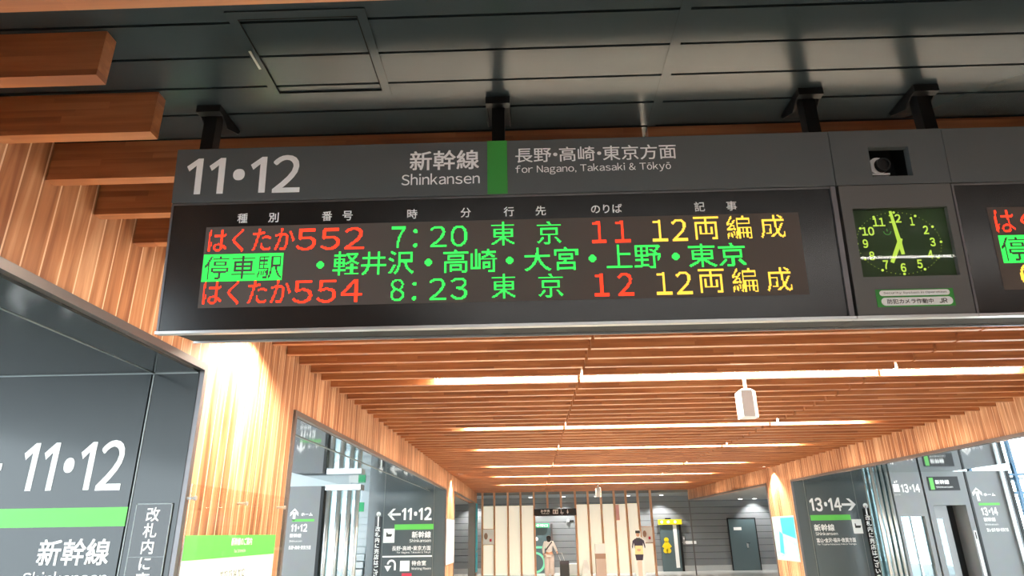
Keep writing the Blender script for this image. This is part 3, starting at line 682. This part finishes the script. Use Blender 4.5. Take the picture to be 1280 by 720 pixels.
c = thing('call_panel', 'small steel call panel on the plank wall beside the nursing room door', 'panel', (6.44, 29.93, 0)); box('panel_plate', M['steel'], c, 0, -.02, 1.05, .08, .03, 1.38); box('panel_button', M['paper'], c, 0.01, -.03, 1.24, .07, -.02, 1.33)
c = thing('wall_plaque', 'narrow white plaque on the plank wall between the two slate doors', 'plaque', (6.55, 29.93, 1.06)); box('plaque_plate', M['paper'], c, 0, 0, 0, .45, .03, .12); box('plaque_tab', M['paper'], c, -.13, .005, .04, 0, .03, .09)
t = thing('slate_door', 'plain slate door with a small white notice and a lever handle, at far right', 'door', (8.40, 29.94, 0))
box('door_leaf', M['door'], t, 0.04, -0.04, 0, 1.16, 0, 2.03); MB().box(0, -.05, 0, .04, .01, 2.07).box(1.16, -.05, 0, 1.20, .01, 2.07).box(0.04, -.05, 2.03, 1.16, .01, 2.07).build('door_frame', M['black'], t)
box('door_notice', M['paper'], t, .23, -.046, 1.58, .56, -.041, 1.70); box('lock_plate', M['steel'], t, .70, -.05, .88, .77, -.041, 1.06); MB().cyl((.73, -.09, 1.06), (.73, -.041, 1.06), .012).box(.70, -.10, 1.05, .83, -.085, 1.075).build('door_lever', M['black'], t)

# ------------------------------------------------------------------ signs on the far end walls of the openings
t = thing('platform_sign', 'distant dark wall sign with a left arrow before 11 and 12', 'platform sign', (-3.6, 17.05, 0))
box('sign_plate', M['hazed_dark_glass'], t, -0.03, -0.004, 0.4, 1.18, 0.012, 2.58)
arrow('arrow', .21, 2.075, .33, .27, .055, -1, M['white'], t, -.006); text('platform_number', '11・12', .40, 1.93, 1.145, 2.235, M['white'], t, -.006, .03, gap=.13)
box('green_band', M['green_bright'], t, .235, -.006, 1.715, 1.20, -.0042, 1.84)
box('waiting_room_tile', M['paper'], t, -.03, -.006, 1.42, .245, -.0042, 1.745); MB().prism([(.04, 1.56), (.16, 1.56), (.19, 1.62), (.08, 1.62), (.06, 1.66), (.04, 1.66)], -.008, -.006).build('seat_pictogram', M['dark_text'], t)
text('line_name', '新幹線', .67, 1.52, 1.14, 1.675, M['white'], t, -.006, .02); text('line_name_english', 'Shinkansen', .615, 1.425, 1.145, 1.50, M['white'], t, -.006, .006)
text('direction_text', '長野・高崎・東京方面', .195, 1.235, 1.145, 1.345, M['white'], t, -.006, .01); text('direction_english', 'for Nagano, Takasaki & Tōkyō', .315, 1.165, 1.14, 1.22, M['white'], t, -.006, .004)
box('divider', M['white'], t, -.03, -.006, 1.09, 1.18, -.0042, 1.125)
MB().ring(.20, .93, .11, .065, -.006, -.0042, 20, 0, math.pi).prism([(.03, .90), (.20, .90), (.115, .77)], -.006, -.0042).box(.265, -.006, .80, .31, -.0042, .93).build('return_arrow', M['white'], t)
box('lounge_tile', M['paper'], t, .41, -.006, .775, .64, -.0042, 1.01); text('lounge_text', '待合室', .69, .90, 1.04, 1.01, M['white'], t, -.006, .02); text('lounge_english', 'Waiting Room', .69, .79, 1.16, .86, M['white'], t, -.006, .004)
box('red_notice', M['red'], t, .46, -.006, .60, .70, -.0042, .73)
t = thing('vertical_notice', 'narrow strip of vertical white characters left of the far 11 and 12 sign', 'notice', (-3.78, 17.06, 0))
box('notice_plate', M['board'], t, -.085, -.004, .4, .085, 0.005, 2.03); MB().disc(0, 2.09, .055, .055, -.006, 0).box(-.018, -.006, 1.80, .018, -.0042, 2.08).build('pin_mark', M['white'], t)
text('notice_text', '改札内に売店はございません', -.06, .5, .06, 1.80, M['white'], t, -.006, .02, vertical=True, keep=True)
t = thing('platform_sign', 'distant dark wall sign with 13 and 14 before a right arrow', 'platform sign', (6.555, 16.44, 0))
box('sign_plate', M['hazed_dark_glass'], t, 0.01, -0.004, 0.4, 1.14, 0.012, 2.60)
text('platform_number', '13・14', .045, 1.975, .785, 2.285, M['white'], t, -.006, .03, gap=.13); arrow('arrow', .955, 2.12, .33, .27, .055, 1, M['white'], t, -.006)
box('green_band', M['green_bright'], t, .015, -.006, 1.775, .945, -.0042, 1.895)
box('waiting_room_tile', M['paper'], t, .955, -.006, 1.475, 1.175, -.0042, 1.79); MB().prism([(1.01, 1.60), (1.13, 1.60), (1.15, 1.65), (1.04, 1.65), (1.03, 1.70), (1.01, 1.70)], -.008, -.006).build('seat_pictogram', M['dark_text'], t)
text('line_name', '新幹線', .06, 1.54, .53, 1.695, M['white'], t, -.006, .02); text('line_name_english', 'Shinkansen', .07, 1.45, .58, 1.52, M['white'], t, -.006, .006)
text('direction_text', '富山・金沢・福井・敦賀方面', .07, 1.29, .97, 1.39, M['white'], t, -.006, .01); text('direction_english', 'for Toyama, Kanazawa, Fukui & Tsuruga', .075, 1.225, .96, 1.275, M['white'], t, -.006, .004)
t = thing('vertical_notice', 'narrow strip of vertical white characters right of the far 13 and 14 sign', 'notice', (7.90, 16.45, 0))
box('notice_plate', M['board'], t, -.085, -.004, .4, .085, 0.005, 2.03); MB().disc(0, 2.09, .055, .055, -.006, 0).box(-.018, -.006, 1.88, .018, -.0042, 2.08).build('pin_mark', M['white'], t)
text('notice_text', '改札内に売店はございません', -.06, .5, .06, 1.88, M['white'], t, -.006, .02, vertical=True, keep=True)

# posters on the far piers
t = thing('travel_poster', 'cyan and white travel poster on the far right timber pier', 'poster', (XR-0.012, 18.15, 0), RM90)
box('poster_sheet', M['photo'], t, 0, -0.004, 0.87, 1.52, 0, 1.90)
MB().prism([(.62, 1.5), (1.45, 1.38), (1.5, 1.86), (.60, 1.86)], -.006, -.0042).build('poster_sky', M['cyan'], t); MB().prism([(.30, 1.05), (.55, 1.02), (.62, 1.48), (.42, 1.55)], -.006, -.0042).build('poster_shape', M['cyan'], t); MB().prism([(.2, .90), (1.45, .90), (1.4, 1.2), (.9, 1.32), (.7, 1.0)], -.0065, -.0042).build('poster_ground', M['paper'], t)
text('poster_title', '旅の始まり', .08, 1.62, .56, 1.74, M['paper'], t, -.0065, .03)
t = thing('white_board', 'plain white board on the far left timber pier', 'board', (XL+0.012, 17.30, 0), R90)
box('board_sheet', M['paper'], t, 0, -0.005, 0.9, 1.70, 0, 1.95); MB().box(-.02, -.008, .88, 1.72, .0, .90).box(-.02, -.008, 1.95, 1.72, 0, 1.97).build('board_rail', M['alu'], t)
t = thing('travel_poster', 'bright cyan tall poster at the far end of the left wall', 'poster', (XL+0.012, 26.35, 0), R90)
box('poster_sheet', M['cyan'], t, 0, -0.02, 0.25, 0.82, 0, 2.70); MB().disc(.50, 1.9, .22, .2, -.022, -.0202).prism([(.1, .9), (.7, .95), (.75, 1.0), (.1, 1.0)], -.022, -.0202).build('poster_print', M['photo'], t)

# ------------------------------------------------------------------ platform hall seen through the left opening
t = thing('lift_sign_wall', 'grey panel with an up arrow and 11 and 12 seen through the left opening', 'sign panel', (-4.66, 13.0, 0))
box('panel', M['plank'], t, 0, 0, 0, 0.64, 0.5, 2.50); box('edge_post', M['black'], t, 0.64, 0.0, 0, 0.70, 0.5, 2.50)
arrow('arrow', .17, 1.99, .22, .16, .05, 1, M['white'], t, -.004, up=True); text('arrow_text', 'ホーム', .30, 1.96, .52, 2.02, M['white'], t, -.004, .03)
box('green_band', M['green_bright'], t, .14, -.005, 1.86, .56, -.001, 1.905); text('platform_number', '11・12', .13, 1.68, .44, 1.82, M['white'], t, -.004, .04, gap=.13)
text('line_name', '新幹線', .12, 1.58, .34, 1.65, M['white'], t, -.004, .03); text('line_name_english', 'Shinkansen', .12, 1.50, .36, 1.535, M['white'], t, -.004, .0); text('direction_text', '長野・高崎・東京方面', .12, 1.37, .54, 1.44, M['white'], t, -.004, .02)
t = thing('glazed_lift_shaft', 'glazed lift shaft with bright steel posts seen through the left opening', 'lift shaft', (-3.94, 13.0, 0))
for x in (0.06, 0.26, 0.46, 0.62): MB().cyl((x, 0.05, 0), (x, 0.05, 2.5), 0.042, n=16).build('post', M['steel'], t, smooth=True)
box('glass_pane', M['pane'], t, 0.0, 0.10, 0, 0.66, 0.115, 2.5); box('head_beam', M['steel'], t, 0, 0, 2.42, .68, .3, 2.52); box('lift_car', M['door'], t, .12, .5, 0, .46, .9, 2.0)
t = thing('staircase', 'pale staircase rising to the platform seen through the left opening', 'staircase', (-5.15, 17.0, 0))
for k in range(13): MB().box(0, k*.06, k*.17, 1.0, .85, k*.17+.14).build('step', M['white_wall'], t)
t = thing('hanging_exit_sign', 'white and green hanging sign above the distant staircase', 'sign', (-4.60, 17.2, 2.16)); box('white_half', M['paper'], t, -.02, 0, 0, .22, .05, .22); box('green_half', M['greensign'], t, .22, 0, 0, .40, .05, .22)
MB().cyl((.05, .025, .22), (.05, .025, 1.14), .01).cyl((.33, .025, .22), (.33, .025, 1.14), .01).build('rod', M['steel'], t)
def glazing(name, x, y0, y1, n, z1):
    mb = MB(); t = structure(name, MB().box(x-.04, y0, 0, x+.04, y1, .12).box(x-.04, y0, z1-.12, x+.04, y1, z1).box(x-.03, y0, 1.15, x+.03, y1, 1.21), M['blue'])
    m2 = MB()
    for i in range(n+1): yy = y0+(y1-y0)*i/n; m2.box(x-.05, yy-.04, 0, x+.05, yy+.04, z1)
    m2.build('mullion', M['blue'], t); MB().box(x-.006, y0, .12, x+.006, y1, z1-.12).build('glass_pane', M['clear'], t)
glazing('window_1', -12.9, 4.4, 18.8, 7, 3.3); glazing('window_2', 16.8, 4.4, 18.0, 7, 3.3)

g = structure('window_3', MB().box(10.2, 18.1, 0, 17, 18.18, .10).box(10.2, 18.1, 2.83, 17, 18.16, 2.88).box(10.2, 18.1, 2.36, 17, 18.16, 2.43).box(10.2, 18.1, 1.1, 17, 18.16, 1.16).box(10.2, 18.1, 3.2, 17, 18.18, 3.3), M['blue'])
mv = MB()
for x in (10.25, 11.6, 12.75, 13.9, 15.1, 16.3): mv.box(x-.04, 18.09, 0, x+.04, 18.19, 3.3)
mv.build('mullion', M['blue'], g); MB().box(10.2, 18.13, .1, 17, 18.14, 3.2).build('glass_pane', M['clear'], g)
# ------------------------------------------------------------------ platform hall seen through the right opening
t = thing('glazed_column', 'tall glazed column with bright steel edges right of the 13 and 14 wall sign', 'column', (7.11, 14.0, 0))
for x in (-0.13, -0.05, 0.05, 0.15): MB().cyl((x, 0, 0), (x, 0, 2.65), .03, n=14).build('steel_edge', M['steel'], t, smooth=True)
box('glass_core', M['pane'], t, -.15, .05, 0, .19, .30, 2.65); box('rear_panel', M['door'], t, -.15, .32, 0, .19, .36, 2.65)
t = thing('lift_front', 'lift front with a lift pictogram and 13 and 14 over a glass door', 'lift', (7.33, 14.0, 0))
MB().box(0, 0, 1.80, .60, .5, 2.65).box(0, 0, 0, .05, .5, 1.80).box(.52, 0, 0, .60, .5, 1.80).build('surround', M['plank'], t); box('glass_door', M['pane'], t, .05, .06, 0, .52, .08, 1.80); box('door_rail', M['steel'], t, .26, .04, 0, .29, .06, 1.8); box('lift_car', M['lift_grey'], t, .06, .30, 0, .51, .45, 1.79)
MB().box(.02, -.004, 2.27, .14, 0, 2.42).prism([(.05, 2.44), (.07, 2.49), (.09, 2.44)], -.004, 0).prism([(.09, 2.49), (.13, 2.49), (.11, 2.44)], -.004, 0).build('lift_pictogram', M['white'], t)
text('platform_number', '13・14', .17, 2.25, .545, 2.42, M['white'], t, -.004, .035, gap=.13)
text('lift_text', 'エレベーター', .02, 2.20, .14, 2.225, M['white'], t, -.004, .0)
t = thing('platform_gateway', 'grey gateway with a green striped sign over a half open steel doorway', 'gateway', (7.97, 14.0, 0))
MB().box(0, 0, 2.0, .84, .6, 2.65).box(0, 0, 0, .10, .6, 2.0).box(.74, 0, 0, .84, .6, 2.0).build('portal', M['plank'], t)
g = box('sign_plate', M['black'], t, .09, -.015, 2.28, .70, -.001, 2.55); box('green_stripe', M['green_bright'], g, .12, -.018, 2.30, .20, -.0155, 2.53); text('line_name', '新幹線', .23, 2.40, .51, 2.49, M['white'], g, -.017, .03); text('line_name_english', 'Shinkansen', .23, 2.33, .56, 2.37, M['white'], g, -.017, .005)
d = box('steel_door', M['door_steel'], t, .10, .25, 0, .50, .29, 2.0); box('door_window', M['pane'], d, .24, .24, .7, .36, .25, 1.75); box('inner_void', M['black'], t, .50, .45, 0, .74, .5, 2.0)
mb = box('strip_notice', M['paper'], t, .765, -.006, .6, .815, -.001, 1.52); box('phone_icon', M['black'], mb, .778, -.009, 1.36, .802, -.007, 1.49)
t = thing('lift_sign_wall', 'grey panel with an up arrow and 13 and 14 seen through the right opening', 'sign panel', (8.86, 14.0, 0))
box('panel', M['plank'], t, 0, 0, 0, .80, .5, 2.65); MB().box(-.04, -.01, 0, 0, .5, 2.65).box(.80, -.01, 0, .86, .5, 2.65).build('edge_post', M['black'], t); MB().cyl((.68, -.05, 0), (.68, -.05, 2.64), .035).build('steel_pole', M['steel'], t)
arrow('arrow', .13, 2.20, .26, .19, .055, 1, M['white'], t, -.004, up=True); text('arrow_text', 'ホーム', .25, 2.16, .48, 2.22, M['white'], t, -.004, .03)
box('green_band', M['green_bright'], t, .11, -.005, 1.985, .52, -.001, 2.03); text('platform_number', '13・14', .12, 1.79, .44, 1.95, M['white'], t, -.004, .04, gap=.13)
text('line_name', '新幹線', .13, 1.68, .36, 1.76, M['white'], t, -.004, .03); text('line_name_english', 'Shinkansen', .13, 1.61, .39, 1.645, M['white'], t, -.004, .0); text('direction_text', '富山・金沢・福井・敦賀方面', .14, 1.49, .56, 1.56, M['white'], t, -.004, .02)
t = thing('drum_lamp', 'round white drum lamp under the ceiling of the right platform hall', 'lamp', (9.0, 13.4, 2.86))
MB().cyl((0, 0, 0.02), (0, 0, .13), .13, n=28).build('drum_shade', M['plastic'], t); MB().cyl((0, 0, 0), (0, 0, .02), .125, n=28).build('diffuser', M['down'], t); MB().cyl((0, 0, .13), (0, 0, .44), .012).build('stem', M['steel'], t)

# ------------------------------------------------------------------ people
def skin_body(name, joints, edges, m, parent, sub=2):
    me = bpy.data.meshes.new(name); names = list(joints); ix = {n: i for i, n in enumerate(names)}
    me.from_pydata([joints[n][0] for n in names], [(ix[a], ix[b]) for a, b in edges], []); o = bpy.data.objects.new(name, me); COL.objects.link(o); o.parent = parent
    sk = o.modifiers.new('skin', 'SKIN'); sk.use_smooth_shade = True
    for i, n in enumerate(names):
        r = joints[n][1]; d = me.skin_vertices[0].data[i]; d.radius = (r, r) if not isinstance(r, tuple) else r; d.use_root = (i == 0)
    ss = o.modifiers.new('sub', 'SUBSURF'); ss.levels = sub; ss.render_levels = sub; me.materials.append(m)
    return o
P = thing('person', 'person in white blouse and pale trousers walking away, pulling a dark suitcase', 'person', (0.655, 26.5, 0))
J = {'pelvis': ((0, 0, .84), (.115, .09)), 'waist': ((0, 0, .98), (.10, .075)), 'chest': ((0, .01, 1.17), (.125, .085)), 'neck0': ((0, .0, 1.29), .055), 'neck': ((0, 0, 1.345), .043), 'head': ((0, .015, 1.43), .075), 'crown': ((0, .01, 1.50), .06),
     'sl': ((-.15, 0, 1.255), .05), 'el': ((-.205, .02, 1.02), .036), 'wl': ((-.20, .07, .81), .025), 'pl': ((-.20, .085, .755), .028),
     'sr': ((.15, 0, 1.255), .05), 'er': ((.235, -.04, 1.04), .036), 'wr': ((.30, -.14, .90), .025), 'pr': ((.315, -.185, .88), .028),
     'hl': ((-.085, 0, .80), .088), 'kl': ((-.09, .05, .46), .055), 'al': ((-.09, -.03, .08), .035), 'tl': ((-.095, .10, .035), .032),
     'hr': ((.085, 0, .80), .088), 'kr': ((.09, -.01, .45), .055), 'ar': ((.09, -.13, .10), .035), 'tr': ((.095, -.02, .035), .032)}
E_ = [('pelvis', 'waist'), ('waist', 'chest'), ('chest', 'neck0'), ('neck0', 'neck'), ('neck', 'head'), ('head', 'crown'), ('chest', 'sl'), ('sl', 'el'), ('el', 'wl'), ('wl', 'pl'), ('chest', 'sr'), ('sr', 'er'), ('er', 'wr'), ('wr', 'pr'),
      ('pelvis', 'hl'), ('hl', 'kl'), ('kl', 'al'), ('al', 'tl'), ('pelvis', 'hr'), ('hr', 'kr'), ('kr', 'ar'), ('ar', 'tr')]
for s, base, dr in (('l', (-.20, .085, .755), (0, .02, -.06)), ('r', (.315, -.185, .88), (.02, -.05, -.03))):
    for q, (off, ln_) in enumerate(((-.02, .9), (-.007, 1.05), (.007, 1.0), (.02, .8))):
        a = (base[0]+off*.3, base[1]+off, base[2]-.02) if s == 'l' else (base[0]+off, base[1]-.02, base[2]-.005)
        b_ = tuple(a[i]+dr[i]*ln_*.6 for i in range(3)); c_ = tuple(b_[i]+dr[i]*ln_*.4+(0, -.012, 0)[i] for i in range(3))
        J[f'f{s}{q}a'] = (a, .0095); J[f'f{s}{q}b'] = (b_, .0085); J[f'f{s}{q}c'] = (c_, .007); E_ += [('p'+s, f'f{s}{q}a'), (f'f{s}{q}a', f'f{s}{q}b'), (f'f{s}{q}b', f'f{s}{q}c')]
    a = (base[0]+.012, base[1]+.03, base[2]+.005) if s == 'l' else (base[0]-.03, base[1]-.01, base[2]-.01)
    J[f't{s}h'] = (a, .01); J[f't{s}i'] = ((a[0]+dr[0]*.5, a[1]+dr[1]*.5, a[2]-.03), .008); E_ += [('p'+s, f't{s}h'), (f't{s}h', f't{s}i')]
skin_body('body', J, E_, M['skin'], P)
face = MB().cyl((0, .085, 1.425), (0, .105, 1.415), .012, .006, 8); face.build('nose', M['skin'], P)
JB = {'pelvis': ((0, 0, .86), (.14, .105)), 'waist': ((0, 0, .98), (.125, .095)), 'chest': ((0, .01, 1.17), (.145, .10)), 'neck0': ((0, 0, 1.275), .075), 'sl': ((-.155, 0, 1.245), .066), 'el': ((-.215, .02, 1.02), .055), 'wl': ((-.205, .07, .86), .045), 'sr': ((.155, 0, 1.245), .066), 'er': ((.24, -.04, 1.04), .055), 'wr': ((.29, -.12, .925), .045)}
skin_body('blouse', JB, [('pelvis', 'waist'), ('waist', 'chest'), ('chest', 'neck0'), ('chest', 'sl'), ('sl', 'el'), ('el', 'wl'), ('chest', 'sr'), ('sr', 'er'), ('er', 'wr')], M['blouse'], P)
JT = {'pelvis': ((0, 0, .86), (.145, .11)), 'hl': ((-.085, 0, .78), .115), 'kl': ((-.09, .04, .45), .10), 'al': ((-.09, -.02, .07), .105), 'hr': ((.085, 0, .78), .115), 'kr': ((.09, -.01, .45), .10), 'ar': ((.09, -.11, .085), .105)}
skin_body('trousers', JT, [('pelvis', 'hl'), ('hl', 'kl'), ('kl', 'al'), ('pelvis', 'hr'), ('hr', 'kr'), ('kr', 'ar')], M['trousers'], P)
JH = {'top': ((0, -.005, 1.475), (.095, .09)), 'mid': ((0, -.03, 1.42), (.10, .08)), 'low': ((0, -.055, 1.335), (.085, .045)), 'tip': ((0, -.075, 1.26), (.07, .03))}
skin_body('hair', JH, [('top', 'mid'), ('mid', 'low'), ('low', 'tip')], M['hair'], P)
mb = MB().add([(-.14, -.118, 1.0), (-.105, -.118, .97), (.13, -.115, 1.265), (.10, -.115, 1.29), (-.14, -.106, 1.0), (-.105, -.106, .97), (.13, -.103, 1.265), (.10, -.103, 1.29)], [(0, 1, 2, 3), (7, 6, 5, 4), (0, 4, 5, 1), (1, 5, 6, 2), (2, 6, 7, 3), (3, 7, 4, 0)]); mb.build('shoulder_strap', M['strap'], P)
t = thing('suitcase', 'dark wheeled suitcase pulled by the person in the white blouse', 'suitcase', (1.19, 25.95, 0))
box('shell', M['case'], t, -.17, -.12, .05, .17, .12, .52, .03); MB().box(-.17, -.13, .50, .17, .13, .62).build('bag_on_top', M['strap'], t, .02)
for s in (-1, 1): MB().cyl((s*.13, -.09, .025), (s*.13, -.06, .025), .025).cyl((s*.13, .06, .025), (s*.13, .09, .025), .025).build('wheel', M['black'], t)
MB().cyl((-.09, .10, .5), (-.22, .26, .88), .009).cyl((.06, .10, .5), (-.07, .26, .88), .009).cyl((-.23, .26, .88), (-.06, .26, .88), .014).build('pull_handle', M['steel'], t)
# standee of a uniformed station attendant (a flat printed board in the photograph)
t = thing('attendant_standee', 'life-size cardboard standee of a uniformed station attendant before the fin screen', 'standee', (3.95, 26.0, 0))
sil = [(-.16, 0), (.16, 0), (.18, .35), (.20, .72), (.27, .80), (.26, 1.28), (.19, 1.36), (.10, 1.40), (.11, 1.55), (.085, 1.64), (-.085, 1.64), (-.11, 1.55), (-.10, 1.40), (-.19, 1.36), (-.26, 1.28), (-.27, .80), (-.20, .72), (-.18, .35)]
MB().prism(sil, -.006, .006).build('board', M['paper'], t); box('stand_foot', M['plastic'], t, -.12, -.006, 0, .12, .25, .015)
def pr(name, pts, m, k): return MB().prism(pts, -.0064-.0004*k, -.0061).build(name, m, t)
pr('printed_jacket', [(-.14, .98), (.14, .98), (.17, 1.20), (.22, 1.0), (.25, 1.05), (.21, 1.27), (.11, 1.345), (-.11, 1.345), (-.21, 1.27), (-.25, 1.05), (-.22, 1.0), (-.17, 1.20)], M['navy'], 1)
pr('printed_skirt', [(-.12, .60), (.12, .60), (.155, .80), (-.155, .80)], M['navy'], 1); pr('printed_apron', [(-.15, .80), (.15, .80), (.14, 1.10), (-.13, 1.10)], mat('printed_cream', '#f0e2a4', .6), 2)
pr('printed_hands', [(-.07, .93), (.0, .90), (.07, .93), (.06, .99), (-.06, .99)], M['skin'], 3); pr('printed_legs', [(-.075, .05), (.075, .05), (.085, .60), (-.085, .60)], mat('printed_stockings', '#e9d6cb', .6), 1)
MB().disc(0, 1.49, .065, .085, -.0075, -.0061, 20).build('printed_face', M['skin'], t); MB().prism([(-.09, 1.53), (.09, 1.53), (.085, 1.62), (-.085, 1.62)], -.008, -.0061).build('printed_cap', M['hair'], t)
MB().box(-.03, -.0085, 1.50, -.012, -.0075, 1.508).box(.012, -.0085, 1.50, .03, -.0075, 1.508).box(-.015, -.0085, 1.445, .015, -.0075, 1.451).build('printed_features', M['hair'], t); pr('printed_scarf', [(-.05, 1.25), (.05, 1.25), (.075, 1.37), (-.075, 1.37)], M['case'], 3)

bpy.data.objects.remove(_to); bpy.data.curves.remove(_tc)
